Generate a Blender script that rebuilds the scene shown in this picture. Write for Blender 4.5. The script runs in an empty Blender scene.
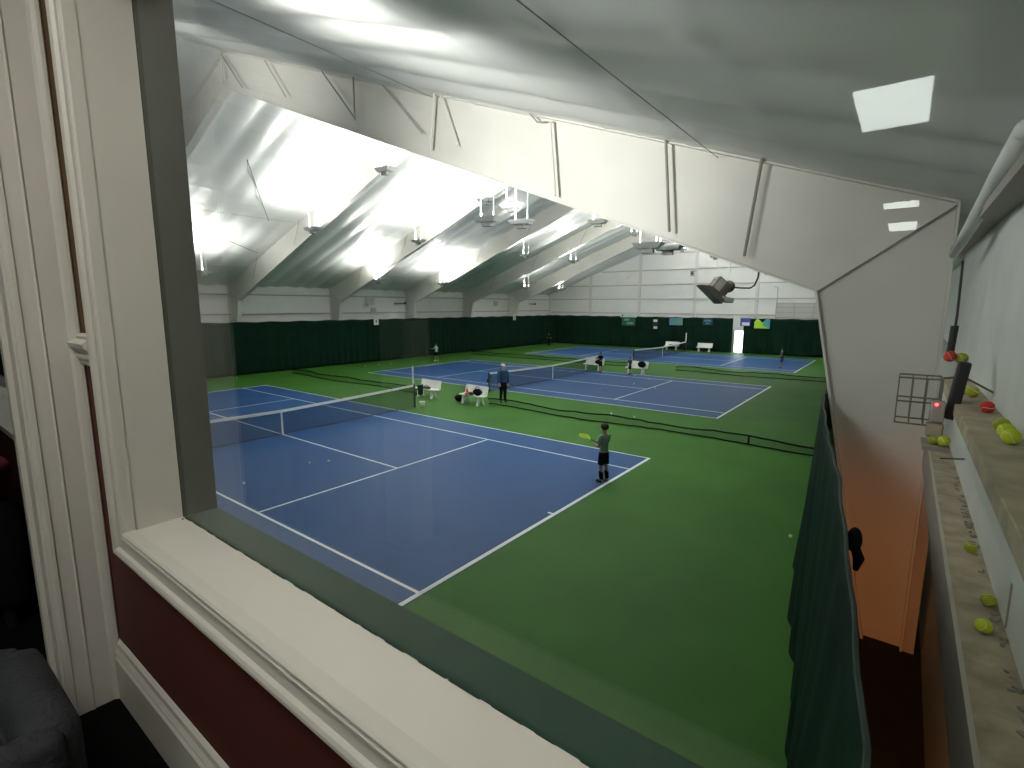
import bpy, bmesh, math, random
from mathutils import Vector, Matrix
random.seed(7)
sc = bpy.context.scene
COL = sc.collection
R = math.radians
CX = -0.27                                   # ridge line of the hall
CAM = Vector((17.814, -9.44, 4.745))
def roof_z(x): return 12.75 - 0.362*abs(x-CX)

# ------------------------------------------------------------------ materials
def new_mat(name):
    m = bpy.data.materials.new(name); m.use_nodes = True
    nt = m.node_tree; b = nt.nodes['Principled BSDF']
    return m, nt, b
def mat(name, col, rough=0.6, metal=0.0, var=0.0, scale=6.0, bump=0.0, bscale=40.0, spec=0.5):
    m, nt, b = new_mat(name)
    b.inputs['Roughness'].default_value = rough; b.inputs['Metallic'].default_value = metal
    b.inputs['Specular IOR Level'].default_value = spec
    b.inputs['Base Color'].default_value = (*col, 1)
    tc = nt.nodes.new('ShaderNodeTexCoord')
    if var > 0:
        n = nt.nodes.new('ShaderNodeTexNoise'); n.inputs['Scale'].default_value = scale; n.inputs['Detail'].default_value = 5
        nt.links.new(tc.outputs['Object'], n.inputs['Vector'])
        r = nt.nodes.new('ShaderNodeValToRGB')
        r.color_ramp.elements[0].position = .3; r.color_ramp.elements[1].position = .7
        r.color_ramp.elements[0].color = (*[c*(1-var) for c in col], 1)
        r.color_ramp.elements[1].color = (*[min(1, c*(1+var)) for c in col], 1)
        nt.links.new(n.outputs['Fac'], r.inputs['Fac']); nt.links.new(r.outputs['Color'], b.inputs['Base Color'])
    if bump > 0:
        n2 = nt.nodes.new('ShaderNodeTexNoise'); n2.inputs['Scale'].default_value = bscale
        nt.links.new(tc.outputs['Object'], n2.inputs['Vector'])
        bp = nt.nodes.new('ShaderNodeBump'); bp.inputs['Strength'].default_value = bump; bp.inputs['Distance'].default_value = .02
        nt.links.new(n2.outputs['Fac'], bp.inputs['Height']); nt.links.new(bp.outputs['Normal'], b.inputs['Normal'])
    return m
def emis(name, col, s):
    m, nt, b = new_mat(name)
    b.inputs['Base Color'].default_value = (*col, 1)
    b.inputs['Emission Color'].default_value = (*col, 1); b.inputs['Emission Strength'].default_value = s
    return m
def netting(name, col, alpha):
    m, nt, b = new_mat(name)
    b.inputs['Base Color'].default_value = (*col, 1); b.inputs['Roughness'].default_value = .9
    b.inputs['Alpha'].default_value = alpha
    return m
def pane_mat(name):
    m, nt, b = new_mat(name)
    nt.nodes.remove(b)
    out = nt.nodes['Material Output']
    t = nt.nodes.new('ShaderNodeBsdfTransparent'); t.inputs['Color'].default_value = (.97, .985, .97, 1)
    g = nt.nodes.new('ShaderNodeBsdfGlossy'); g.inputs['Roughness'].default_value = .0
    ge = nt.nodes.new('ShaderNodeNewGeometry'); dt = nt.nodes.new('ShaderNodeVectorMath'); dt.operation = 'DOT_PRODUCT'
    nt.links.new(ge.outputs['Normal'], dt.inputs[0]); nt.links.new(ge.outputs['Incoming'], dt.inputs[1])
    def mth(op, a, b_=None):
        n = nt.nodes.new('ShaderNodeMath'); n.operation = op
        for k, v in enumerate((a, b_)):
            if v is None: continue
            if isinstance(v, (int, float)): n.inputs[k].default_value = v
            else: nt.links.new(v, n.inputs[k])
        return n.outputs[0]
    inv = mth('SUBTRACT', 1.0, mth('ABSOLUTE', dt.outputs['Value']))     # Schlick reflectance of a glass surface
    sch = mth('ADD', .022, mth('MULTIPLY', mth('POWER', inv, 5.0), .95))
    mx = nt.nodes.new('ShaderNodeMixShader')
    nt.links.new(sch, mx.inputs[0]); nt.links.new(t.outputs[0], mx.inputs[1]); nt.links.new(g.outputs[0], mx.inputs[2])
    nt.links.new(mx.outputs[0], out.inputs['Surface'])
    return m

M = {}
M['green'] = mat('court_green', (.038, .128, .017), .6, var=.12, scale=.5, spec=.15)
M['blue'] = mat('court_blue', (.011, .064, .205), .5, var=.08, scale=.6, spec=.2)
M['line'] = mat('court_line_paint', (.80, .84, .86), .6)
M['roof'] = mat('white_vinyl_insulation', (.68, .70, .67), .42, var=.05, scale=.5, bump=.15, bscale=3)
M['steel'] = mat('painted_steel', (.66, .65, .60), .45, var=.05, scale=1.0)
M['steel_dark'] = mat('weathered_brace_steel', (.30, .27, .23), .6)
M['wall'] = mat('white_wall_panel', (.80, .80, .78), .6, var=.03, scale=1)
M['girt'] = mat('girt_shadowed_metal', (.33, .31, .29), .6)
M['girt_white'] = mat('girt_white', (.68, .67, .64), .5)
M['curtain'] = mat('dark_green_windscreen', (.003, .020, .012), .8, var=.25, scale=1.2, bump=.3, bscale=8, spec=.1)
M['curtain_near'] = mat('green_curtain', (.003, .020, .012), .75, var=.3, scale=1.5, bump=.3, bscale=8, spec=.08)
M['hem'] = mat('curtain_hem', (.03, .05, .04), .8)
M['trim'] = mat('cream_trim_paint', (.56, .54, .475), .42, var=.03, scale=3)
M['sill'] = mat('cream_sill_paint', (.60, .57, .51), .38, var=.03, scale=4)
M['outer'] = mat('outer_green_paint', (.018, .028, .016), .6, var=.15, scale=8, spec=.2)
M['outer_sill'] = mat('outer_teal_sill_paint', (.006, .045, .024), .6, var=.15, scale=8, spec=.2)
M['gap'] = mat('unlit_floor_dark', (.018, .014, .012), .9, var=.3, scale=5)
M['carpet'] = mat('black_carpet', (.0035, .004, .0035), .95, var=.3, scale=30, spec=.05)
M['ceil'] = mat('lounge_ceiling', (.22, .21, .19), .9, var=.05)
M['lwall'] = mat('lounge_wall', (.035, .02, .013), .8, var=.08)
M['charcoal'] = mat('charcoal_upholstery', (.022, .025, .028), .85, var=.3, scale=14, bump=.4, bscale=60)
M['magenta'] = mat('magenta_cloth', (.16, .008, .045), .8, var=.3, scale=12)
M['black'] = mat('black_plastic', (.012, .012, .014), .5)
M['black_cloth'] = mat('black_cloth', (.006, .006, .008), .9, spec=.1)
M['bench'] = mat('white_bench_plastic', (.86, .86, .83), .45)
M['white'] = mat('white_paint', (.80, .80, .78), .45)
M['fix'] = mat('light_fixture_enamel', (.42, .43, .42), .5)
M['grey'] = mat('grey_metal', (.33, .33, .32), .5)
M['dark_metal'] = mat('dark_heater_metal', (.075, .07, .058), .5, var=.2, scale=4)
M['heater_side'] = mat('heater_panel', (.28, .27, .24), .5)
M['wood'] = mat('dusty_girt_ledge', (.40, .34, .24), .8, var=.25, scale=7, bump=.3, bscale=30)
M['foam'] = mat('pale_insulation_panel', (.66, .69, .65), .55, var=.06, scale=3, bump=.15, bscale=10)
M['ply'] = mat('tan_column_paint', (.50, .46, .40), .6, var=.1, scale=2)
M['ball'] = mat('tennis_ball_felt', (.52, .62, .03), .9, var=.1, scale=80)
M['ball_old'] = mat('old_tennis_ball_felt', (.34, .38, .03), .9, var=.2, scale=80)
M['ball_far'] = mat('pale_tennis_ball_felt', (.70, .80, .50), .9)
M['ball_red'] = mat('red_tennis_ball_felt', (.48, .035, .02), .9)
M['wire'] = mat('wire_basket_metal', (.25, .22, .18), .4, metal=.6)
M['skin'] = mat('skin_tone', (.36, .19, .12), .6)
M['skin_l'] = mat('skin_light', (.50, .30, .21), .6)
M['hair'] = mat('black_hair', (.012, .010, .010), .7)
M['tee'] = mat('grey_green_tshirt', (.20, .31, .25), .85)
M['tee_blue'] = mat('light_blue_tshirt', (.32, .58, .66), .85)
M['navy'] = mat('navy_sweater', (.012, .05, .15), .85)
M['dkshirt'] = mat('dark_shirt', (.02, .03, .03), .85)
M['yellow'] = mat('neon_yellow_racket', (.62, .80, .05), .5)
M['red'] = mat('red_cloth', (.55, .03, .05), .7)
M['pink'] = mat('pink_cloth', (.6, .2, .25), .7)
M['pane'] = pane_mat('window_glass')
M['net'] = netting('black_netting', (.012, .014, .018), .42)
M['divnet'] = netting('green_divider_netting', (.01, .05, .02), .22)
M['lens'] = emis('lamp_lens', (1, .98, .92), 6)
M['troffer'] = emis('troffer_diffuser', (.93, 1, .95), 12)
M['fill_panel'] = emis('fill_panel_diffuser', (1, .97, .90), 12.5)
M['led'] = emis('red_led', (1, .05, .05), 6)
M['banner_blue'] = mat('banner_blue', (.05, .09, .42), .6)
M['banner_lime'] = mat('banner_lime', (.42, .72, .05), .6)
M['banner_teal'] = mat('banner_teal', (.06, .30, .36), .6)
M['banner_lblue'] = mat('banner_light_blue', (.10, .26, .36), .6)
M['banner_lime2'] = mat('banner_dull_green', (.16, .32, .22), .6)
M['banner_navy'] = mat('banner_navy', (.012, .03, .10), .6)
M['banner_green'] = mat('banner_green', (.012, .10, .05), .6)
M['banner_pale'] = mat('banner_pale', (.60, .70, .66), .6)
M['ink'] = mat('dark_print', (.03, .03, .04), .6)
M['gardoor'] = mat('overhead_door_panel', (.50, .50, .48), .5)

# two-tone paint of the lounge wall: ochre above the chair rail, deep red below
m, nt, b = new_mat('two_tone_wall_paint')
tc = nt.nodes.new('ShaderNodeTexCoord'); sx = nt.nodes.new('ShaderNodeSeparateXYZ')
cmp_ = nt.nodes.new('ShaderNodeMath'); cmp_.operation = 'GREATER_THAN'; cmp_.inputs[1].default_value = 4.58
mix = nt.nodes.new('ShaderNodeMixRGB'); mix.inputs[1].default_value = (.075, .012, .007, 1); mix.inputs[2].default_value = (.085, .042, .010, 1)
nt.links.new(tc.outputs['Object'], sx.inputs[0]); nt.links.new(sx.outputs['Z'], cmp_.inputs[0])
nt.links.new(cmp_.outputs[0], mix.inputs[0]); nt.links.new(mix.outputs[0], b.inputs['Base Color']); b.inputs['Roughness'].default_value = .7
M['twotone'] = m

# ------------------------------------------------------------------ mesh helpers
class MB:
    def __init__(s): s.v = []; s.f = []; s.smooth = False
    def add(s, vs, fs):
        o = len(s.v); s.v += [Vector(v) for v in vs]; s.f += [[i+o for i in f] for f in fs]; return s
    def box(s, a, b, rot=None, org=None):
        x0, y0, z0 = a; x1, y1, z1 = b
        vs = [Vector(p) for p in [(x0,y0,z0),(x1,y0,z0),(x1,y1,z0),(x0,y1,z0),(x0,y0,z1),(x1,y0,z1),(x1,y1,z1),(x0,y1,z1)]]
        if rot is not None:
            o = Vector(org) if org is not None else (Vector(a)+Vector(b))/2
            vs = [rot @ (v-o) + o for v in vs]
        return s.add(vs, [[0,3,2,1],[4,5,6,7],[0,1,5,4],[1,2,6,5],[2,3,7,6],[3,0,4,7]])
    def tube(s, pts, r, n=8, cap=True):
        pts = [Vector(p) for p in pts]
        rs = r if isinstance(r, (list, tuple)) else [r]*len(pts)
        rings = []; up = None
        for i, p in enumerate(pts):
            d = (pts[min(i+1, len(pts)-1)] - pts[max(i-1, 0)]).normalized()
            if up is None:
                up = Vector((0,0,1)) if abs(d.z) < .9 else Vector((1,0,0))
            a = d.cross(up).normalized(); b_ = a.cross(d).normalized(); up = b_
            rings.append([p + (a*math.cos(t)+b_*math.sin(t))*rs[i] for t in [2*math.pi*k/n for k in range(n)]])
        vs = [v for rg in rings for v in rg]; fs = []
        for i in range(len(pts)-1):
            for k in range(n):
                fs.append([i*n+k, i*n+(k+1)%n, (i+1)*n+(k+1)%n, (i+1)*n+k])
        if cap: fs.append(list(range(n))[::-1]); fs.append([(len(pts)-1)*n+k for k in range(n)])
        return s.add(vs, fs)
    def prism(s, poly, axis, a, b):
        n = len(poly)
        def P(p, t):
            return {'y': (p[0], t, p[1]), 'x': (t, p[0], p[1]), 'z': (p[0], p[1], t)}[axis]
        vs = [P(p, a) for p in poly] + [P(p, b) for p in poly]
        fs = [list(range(n))[::-1], [n+k for k in range(n)]] + [[k, (k+1)%n, n+(k+1)%n, n+k] for k in range(n)]
        return s.add(vs, fs)
    def sphere(s, c, r, n=12, m=8, sc_=(1,1,1), zmin=-1.0):
        c = Vector(c); vs = []; fs = []
        for i in range(m+1):
            ph = math.acos(max(zmin, -1)) if False else math.pi*i/m
            for k in range(n):
                th = 2*math.pi*k/n
                vs.append(c + Vector((r*sc_[0]*math.sin(ph)*math.cos(th), r*sc_[1]*math.sin(ph)*math.sin(th), r*sc_[2]*math.cos(ph))))
        for i in range(m):
            for k in range(n):
                fs.append([i*n+k, (i+1)*n+k, (i+1)*n+(k+1)%n, i*n+(k+1)%n])
        return s.add(vs, fs)
    def grid(s, fn, nu, nv):
        vs = [fn(i/nu, j/nv) for i in range(nu+1) for j in range(nv+1)]
        fs = [[i*(nv+1)+j, (i+1)*(nv+1)+j, (i+1)*(nv+1)+j+1, i*(nv+1)+j+1] for i in range(nu) for j in range(nv)]
        return s.add(vs, fs)
    def xf(s, mtx):
        s.v = [mtx @ v for v in s.v]; return s
    def build(s, name, m_, parent=None, smooth=False, bevel=0, weld=False, loc=None):
        me = bpy.data.meshes.new(name); me.from_pydata([tuple(v) for v in s.v], [], s.f)
        bm = bmesh.new(); bm.from_mesh(me)
        if weld: bmesh.ops.remove_doubles(bm, verts=bm.verts, dist=1e-5)
        bmesh.ops.recalc_face_normals(bm, faces=bm.faces)
        if bevel: bmesh.ops.bevel(bm, geom=list(bm.edges), offset=bevel, segments=2, affect='EDGES', profile=.5)
        bm.to_mesh(me); bm.free()
        if smooth:
            for p in me.polygons: p.use_smooth = True
        me.materials.append(m_)
        o = bpy.data.objects.new(name, me); COL.objects.link(o)
        if parent is not None: o.parent = parent
        if loc is not None: o.location = loc
        return o
def tag(o, label, cat, group=None, kind=None):
    if label: o['label'] = label
    if cat: o['category'] = cat
    if group: o['group'] = group
    if kind: o['kind'] = kind
    return o
def struct(o, label=None):
    o['kind'] = 'structure'
    if label: o['label'] = label
    return o
def empty(name, loc=(0,0,0), rz=0):
    o = bpy.data.objects.new(name, None); COL.objects.link(o); o.location = loc; o.rotation_euler = (0,0,rz); o.empty_display_size = .1
    return o
def copy_tree(o, parent=None):
    c = o.copy(); COL.objects.link(c); c.parent = parent
    for ch in list(o.children): copy_tree(ch, c)
    return c
def shade(o): 
    for p in o.data.polygons: p.use_smooth = True
    return o

# ================================================================== HALL SHELL
XR, XL, YB, YF = 18.42, -18.75, 46.2, -8.69
struct(MB().box((XL-.3, YF-.0, -.3), (XR+.3, YB+.3, 0)).build('floor', M['green']), 'green hard court floor of the tennis hall')
# floor strip, coloured dark as unlit, between the curtain and the side wall
struct(MB().grid(lambda u, v: Vector(((17.35 if u < .5 else XR), YF + v*(6.0-YF), .004)), 1, 10).build('floor_edge', M['gap']), 'strip of floor behind the side curtain, coloured dark as unlit')

YC = [0, 18.24, 37.15]
for i, yc in enumerate(YC):
    c = MB().box((-11.91, yc-5.51, 0), (11.91, yc+5.51, .004)).build('court_surface', M['blue'])
    struct(c, ['blue playing surface of the nearest court', 'blue playing surface of the middle court', 'blue playing surface of the farthest court'][i])
    L = MB(); w = .03; z0, z1 = .0042, .0075
    def ln(x0, y0, x1, y1): L.box((x0, y0+yc, z0), (x1, y1+yc, z1))
    for sg in (-1, 1):
        xb = sg*11.885; ln(min(xb, xb-sg*.09), -5.485, max(xb, xb-sg*.09), 5.485)
        ln(-11.885, sg*5.485-w, 11.885, sg*5.485+w)
        ln(-11.885, sg*4.115-w, 11.885, sg*4.115+w)
        ln(sg*6.40-w, -4.115, sg*6.40+w, 4.115)
    ln(-6.4, -w, 6.4, w)
    for sg in (-1, 1): ln(sg*11.73-.06, -w, sg*11.73+.06, w)
    L.build('court_line', M['line'], c)

# side, end walls
def wall_with_openings(name, x0, x1, z0, z1, y0, y1, ops, m_):
    b_ = MB(); xs = sorted(set([x0, x1] + [o[0] for o in ops] + [o[1] for o in ops]))
    for a, c in zip(xs[:-1], xs[1:]):
        hole = [o for o in ops if o[0] <= a+1e-6 and o[1] >= c-1e-6]
        if hole:
            h = hole[0]
            if h[2] > z0: b_.box((a, y0, z0), (c, y1, h[2]))
            if h[3] < z1: b_.box((a, y0, h[3]), (c, y1, z1))
        else: b_.box((a, y0, z0), (c, y1, z1))
    return b_.build(name, m_)
wl = struct(MB().box((XL-.2, YF, 0), (XL, YB+.3, 6.1)).build('wall_left', M['wall']), 'white panel side wall above the dark green curtain')
wr = struct(MB().box((XR, -22.3, 0), (XR+.2, YB+.3, 6.4)).build('wall_right', M['foam']), 'pale panel side wall at the right')
# gable end wall (pentagon) with a doorway
gb = MB()
DX0, DX1, DZ = 3.98, 4.98, 2.28
for a, c, zb in ((XL, CX, 0), (CX, DX0, 0), (DX0, DX1, DZ), (DX1, XR, 0)):
    gb.prism([(a, zb), (c, zb), (c, roof_z(c)+.1), (a, roof_z(a)+.1)], 'y', YB, YB+.2)
wb = struct(gb.build('wall_back', M['wall']), 'white panelled gable end wall')
# girts and posts on the walls (thin shadowed rails)
for z in (3.9, 5.5, 7.05, 8.65, 10.4):
    half = (12.75 - z)/.362 - .3 if z > 6 else 18
    xa, xb = max(XL, CX-half), min(XR, CX+half)
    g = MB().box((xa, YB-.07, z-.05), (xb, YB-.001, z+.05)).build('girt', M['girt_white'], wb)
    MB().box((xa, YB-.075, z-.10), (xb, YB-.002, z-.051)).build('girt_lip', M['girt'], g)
for x in (-12.7, -6.45, -.2, 5.9, 12.0):
    MB().box((x-.14, YB-.12, 0), (x+.14, YB-.0, roof_z(x)-.05)).build('post', M['girt_white'], wb)
for z in (4.1, 5.45):
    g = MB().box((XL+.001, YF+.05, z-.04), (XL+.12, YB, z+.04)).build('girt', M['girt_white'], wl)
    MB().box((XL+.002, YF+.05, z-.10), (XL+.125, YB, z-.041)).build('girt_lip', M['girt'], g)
    MB().box((XR-.12, 0, z-.05), (XR-.001, YB, z+.05)).build('girt', M['girt_white'], wr)

# roof: two sagging sheets of white faced insulation, creased over purlins
def roofpt(u, v, sgn):
    x = CX + sgn*u*19.0
    y = YF-.3 + v*(YB+.8-YF)
    ph = (y*0.82) % 1.0
    sag = .085*(1-abs(2*ph-1)**1.5) * (1+.35*math.sin(y*1.7+x*.4))
    pu = (u*19.0/1.52) % 1.0
    crease = .030*max(0, 1-min(pu, 1-pu)/.06)
    rip = .010*math.sin(x*2.2+math.sin(y*.9)*2)
    return Vector((x, y, roof_z(x) - sag + crease*.0 + rip - .02 - (.018 if min(pu, 1-pu) < .03 else 0)))
NV = 460
rf = MB()
rf.grid(lambda u, v: roofpt(u, v, 1), 150, NV); rf.grid(lambda u, v: roofpt(u, v, -1), 150, NV)
roof = struct(rf.build('ceiling', M['roof'], smooth=True), 'white vinyl insulated hall roof')
MB().grid(lambda u, v: Vector((CX-19.3+u*38.6, YF-.4+v*(YB+1-YF), 12.95-.362*abs(u-.5)*38.6)), 2, 1).build('roof_deck', M['steel'], roof)

for sg in (1, -1):                            # insulation strapping lines along the purlins
    for xx in (9.4, 15.55):
        x = CX + sg*xx
        MB().tube([(x, YF+.1, roof_z(x)-.125), (x, YB-.1, roof_z(x)-.125)], .006, 5).build('strapping', M['steel_dark'], roof)
# ---- rigid steel frames
def web_poly():
    r = [(17.75, 0), (18.20, 0), (18.20, roof_z(18.2)-.06), (CX, 12.70), (CX, 11.62), (16.77, 4.96)]
    return r
def make_frame(name):
    e = empty(name, (0, 0, 0))
    for sg in (1, -1):
        def mx(p): return (CX + sg*(p[0]-CX), p[1])
        P = [mx(p) for p in web_poly()]
        half = MB().prism(P, 'y', -.012, .012)
        fl = MB()
        def flange(a, b_, t=.03, wd=.13):
            a = Vector((a[0], 0, a[1])); b_ = Vector((b_[0], 0, b_[1])); d = (b_-a).normalized(); n = Vector((-d.z, 0, d.x))
            vs = []
            for yy in (-wd, wd):
                vs += [a+n*t/2+Vector((0,yy,0)), b_+n*t/2+Vector((0,yy,0)), b_-n*t/2+Vector((0,yy,0)), a-n*t/2+Vector((0,yy,0))]
            fl.add(vs, [[0,1,2,3],[7,6,5,4],[0,4,5,1],[1,5,6,2],[2,6,7,3],[3,7,4,0]])
        flange(P[0], P[5]); flange(P[5], P[4]); flange(P[1], P[2]); flange(P[2], P[3]); 
        flange(P[5], P[2], .03, .10)
        half.build('column_and_rafter_web', M['steel'], e)
        fl.build('flange', M['steel'], e)
    return e
FY = [-.9 + 7.75*k for k in range(6)]
f0 = make_frame('steel_frame')
frames = [f0] + [copy_tree(f0) for _ in range(5)]
ordn = ['nearest', 'second', 'third', 'fourth', 'fifth', 'farthest']
for f_, y, n_ in zip(frames, FY, ordn):
    f_.location.y = y; struct(f_, 'white tapered steel portal frame, %s across the hall' % n_)
# flange braces on the near frame (camera side of the web)
def wp(px, z): return Vector((px, -.17, z))
for a, b_, r_, mm in [((9.3, 9.25), (9.15, 8.12), .028, 'steel'), ((9.45, 9.25), (9.95, 8.05), .018, 'steel'),
                      ((12.28, 8.07), (12.42, 6.75), .026, 'steel'), ((14.50, 7.35), (14.63, 5.93), .024, 'steel_dark'),
                      ((15.95, 6.85), (15.80, 5.48), .024, 'steel_dark'), ((-.2, 12.55), (-.25, 11.7), .03, 'steel'),
                      ((-.2, 12.55), (1.0, 11.3), .02, 'girt'), ((2.4, 11.7), (3.4, 10.5), .015, 'girt'),
                      ((5.2, 10.7), (6.5, 9.3), .02, 'girt'), ((6.5, 10.3), (6.5, 9.25), .02, 'girt'), ((7.6, 9.8), (8.9, 8.5), .015, 'girt')]:
    MB().tube([wp(*a), wp(*b_)], r_, 8).build('flange_brace', M[mm], frames[0])
MB().tube([wp(11.75, 8.38), wp(12.0, 8.12), wp(12.28, 8.07)], .014, 8).build('flange_brace', M['steel_dark'], frames[0])
for k in range(1, 5):
    for sg in (-1,):
        for xx in (4.0, 9.0, 14.0):
            x = CX + sg*xx; zt = roof_z(x)-.1
            a = MB().tube([(x, -.17, zt), (x+sg*.7, -.17, zt-1.3)], .015, 6)
            a.build('flange_brace', M['girt'], frames[k])
# electrical conduits / cables along the roof
for (a, b_) in [((-5.2, 2.0, roof_z(-5.2)-.12), (-9.8, 5.2, roof_z(-9.8)-.14)), ((-10.5, 1.0, roof_z(-10.5)-.12), (-13.6, 6.4, roof_z(-13.6)-.14))]:
    A, B = Vector(a), Vector(b_); pts = [A.lerp(B, t/8) + Vector((0, 0, -.05*math.sin(math.pi*t/8))) for t in range(9)]
    o = MB().tube(pts, .015, 6).build('cable', M['ink']); tag(o, 'thin dark cable slung under the roof, ' + ('upper of two at the left' if a[0] > -6 else 'lower of two at the left'), 'cable')

# ================================================================== CURTAINS
def curtain(name, path_top, path_bot, m_, label, n=300, amp=.035, wl_=.55, hem=.06, nv=14, ret=False):
    def samp(path, t):
        ls = [0]
        for a, b_ in zip(path[:-1], path[1:]): ls.append(ls[-1] + (Vector(b_)-Vector(a)).length)
        d = t*ls[-1]
        for i in range(len(path)-1):
            if d <= ls[i+1]+1e-9:
                k = (d-ls[i])/(ls[i+1]-ls[i]); return Vector(path[i]).lerp(Vector(path[i+1]), k), (Vector(path[i+1])-Vector(path[i])).normalized(), ls[-1]
        return Vector(path[-1]), (Vector(path[-1])-Vector(path[-2])).normalized(), ls[-1]
    def P(u, v):
        b_, d, tl = samp(path_bot, u); t, _, _ = samp(path_top, u)
        p = b_.lerp(t, v); nrm = Vector((-d.y, d.x, 0)).normalized()
        ph = u*tl/wl_*2*math.pi
        k = .12+.88*(1-v)
        return p + nrm*(amp*k*(math.sin(ph)+.5*math.sin(ph*.37+2)+.4*math.sin(ph*.13+v*2))) + Vector((0, 0, -.05*v*(0.5-0.5*math.cos(ph*.25))))
    c = MB().grid(P, n, nv).build(name, m_, smooth=True); hr = .022 if hem <= .06 else .011
    tag(c, label, 'curtain')
    sp = c.modifiers.new('s', 'SOLIDIFY'); sp.thickness = .012
    MB().tube([P(i/n*1.0, 1.0) for i in range(0, n+1, 2)], hr, 6).build('top_hem', M['hem'] if hem > .06 else m_, c)
    return c
curtain('windscreen_curtain', [(-17.45, YF+.1, 3.56), (-17.45, 45.62, 3.50)], [(-17.4, YF+.1, .02), (-17.4, 45.62, .02)], M['curtain'],
        'long dark green windscreen curtain hung along the left side wall', n=700)
curtain('windscreen_curtain', [(-17.42, 45.55, 3.50), (3.98, 45.55, 3.50)], [(-17.38, 45.55, .02), (3.98, 45.55, .02)], M['curtain'],
        'dark green windscreen curtain on the end wall left of the bright door', n=300)
curtain('windscreen_curtain', [(5.0, 45.55, 3.50), (16.9, 45.55, 3.50)], [(5.0, 45.55, .02), (16.9, 45.55, .02)], M['curtain'],
        'dark green windscreen curtain on the end wall right of the bright door', n=200)
curtain('side_curtain',
        [(17.86, -8.5, 3.46), (17.84, -7.8, 3.5), (17.71, -6.53, 3.5), (17.54, -5.18, 3.5), (17.36, -3.91, 3.5), (17.05, -1.6, 3.5), (16.99, -.9, 3.5), (16.93, 0, 3.5), (16.6, 5, 3.5), (16.45, 12, 3.5), (16.45, 45.3, 3.5)],
        [(17.45, -8.5, .02), (17.42, -6.0, .02), (17.32, -4, .02), (17.05, -2.2, .02), (16.84, -.76, .02), (16.59, 1.66, .02), (16.25, 5.66, .02), (15.9, 12.2, .02), (15.9, 20, .02), (16.2, 45.3, .02)],
        M['curtain_near'], 'green curtain hanging in folds down the right side, in front of the big column', n=600, amp=.05, wl_=.9, hem=.1)
# knot where the near curtain is tied to the column
kn = MB().sphere((0, 0, 0), .05, 14, 10, (.8, 1.1, 1.5)); kn.tube([(.01, 0, -.05), (.03, .03, -.12), (.02, .05, -.2)], [.025, .03, .015], 8)
tag(kn.build('curtain_tie', M['black_cloth'], smooth=True, loc=(17.70, -6.0, 3.40)), 'black cloth knot tying the near green curtain beside the column', 'tie')

# ================================================================== TENNIS NETS
def make_net():
    e = empty('tennis_net')
    H = lambda y: .914 + (1.07-.914)*(abs(y)/6.4)**1.3
    n_ = 32
    MB().grid(lambda u, v: Vector((.0, -6.36+u*12.72, .02+v*(H(-6.36+u*12.72)-.02))), n_, 4).build('netting', M['net'], e)
    tp = MB()
    for i in range(n_):
        a = -6.36 + i*12.72/n_; b_ = a + 12.72/n_
        for sx_ in (-.012, .012):
            tp.add([(sx_, a, H(a)-.085), (sx_, b_, H(b_)-.085), (sx_, b_, H(b_)+.015), (sx_, a, H(a)+.015)], [[0,1,2,3]])
        tp.add([(-.012, a, H(a)+.015), (-.012, b_, H(b_)+.015), (.012, b_, H(b_)+.015), (.012, a, H(a)+.015)], [[0,1,2,3]])
    tp.build('headband', M['white'], e)
    MB().box((-.014, -.03, .0), (.014, .03, .90)).build('centre_strap', M['white'], e)
    for sg in (-1, 1):
        p = MB().tube([(0, sg*6.42, 0), (0, sg*6.42, 1.08)], .045, 14); p.tube([(0, sg*6.42, 1.08), (0, sg*6.42, 1.10)], [.05, .03], 14)
        p.build('net_post', M['black'], e, smooth=False)
        MB().box((-.05, sg*6.42-.07+sg*.06, .55), (.05, sg*6.42+.07+sg*.06, .75)).build('winder', M['black'], e, bevel=.01)
    MB().tube([(0, -6.36, .03), (0, 6.36, .03)], .012, 6).build('bottom_cord', M['black'], e)
    return e
n0 = make_net(); nets = [n0, copy_tree(n0), copy_tree(n0)]
for e, y, lb in zip(nets, YC, ['tennis net across the nearest blue court, white headband and centre strap', 'tennis net across the middle court, behind the man in the white cap', 'tennis net across the farthest court by the end wall']):
    e.location.y = y; tag(e, lb, 'net', 'tennis nets')
# score cards standing on net posts
def score(loc, lb):
    e = empty('score_card', loc); tag(e, lb, 'scoreboard')
    MB().box((-.055, -.012, .0), (.055, .012, .83)).build('panel', M['white'], e, bevel=.004)
    for k in range(6): MB().box((-.035, -.016, .08+k*.12), (.035, -.0125, .16+k*.12)).build('number_card', M['bench'], e)
    MB().tube([(0, .02, -.25), (0, .02, .05)], .012, 6).build('clip_rod', M['grey'], e)
score((0, 6.36, 1.11), 'tall white score card on the far post of the nearest net')
score((0, 43.5, 1.11), 'tall white score card on the far post of the farthest net')
# waste bin hung on net post
e = empty('waste_bin', (.02, 6.78, .22)); tag(e, 'dark green waste bin hanging beside the nearest far net post', 'bin')
MB().tube([(0,0,.35), (0,0,.80)], [.11, .14], 16).build('bin_body', M['curtain_near'], e, smooth=True)
MB().tube([(0,0,.79), (0,0,.82)], [.15, .15], 16).build('rim', M['black'], e)
MB().box((-.05, -.32, .6), (.0, -.1, .65)).build('bracket', M['black'], e)
e = empty('ball_tub', (.14, 6.78, 0)); tag(e, 'small white tub on the floor under the waste bin', 'tub')
MB().tube([(0,0,0), (0,0,.24)], [.10, .13], 16).build('tub_body', M['white'], e, smooth=True)
MB().tube([(0,0,.235), (0,0,.25)], [.14, .14], 16).build('rim', M['white'], e)

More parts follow.
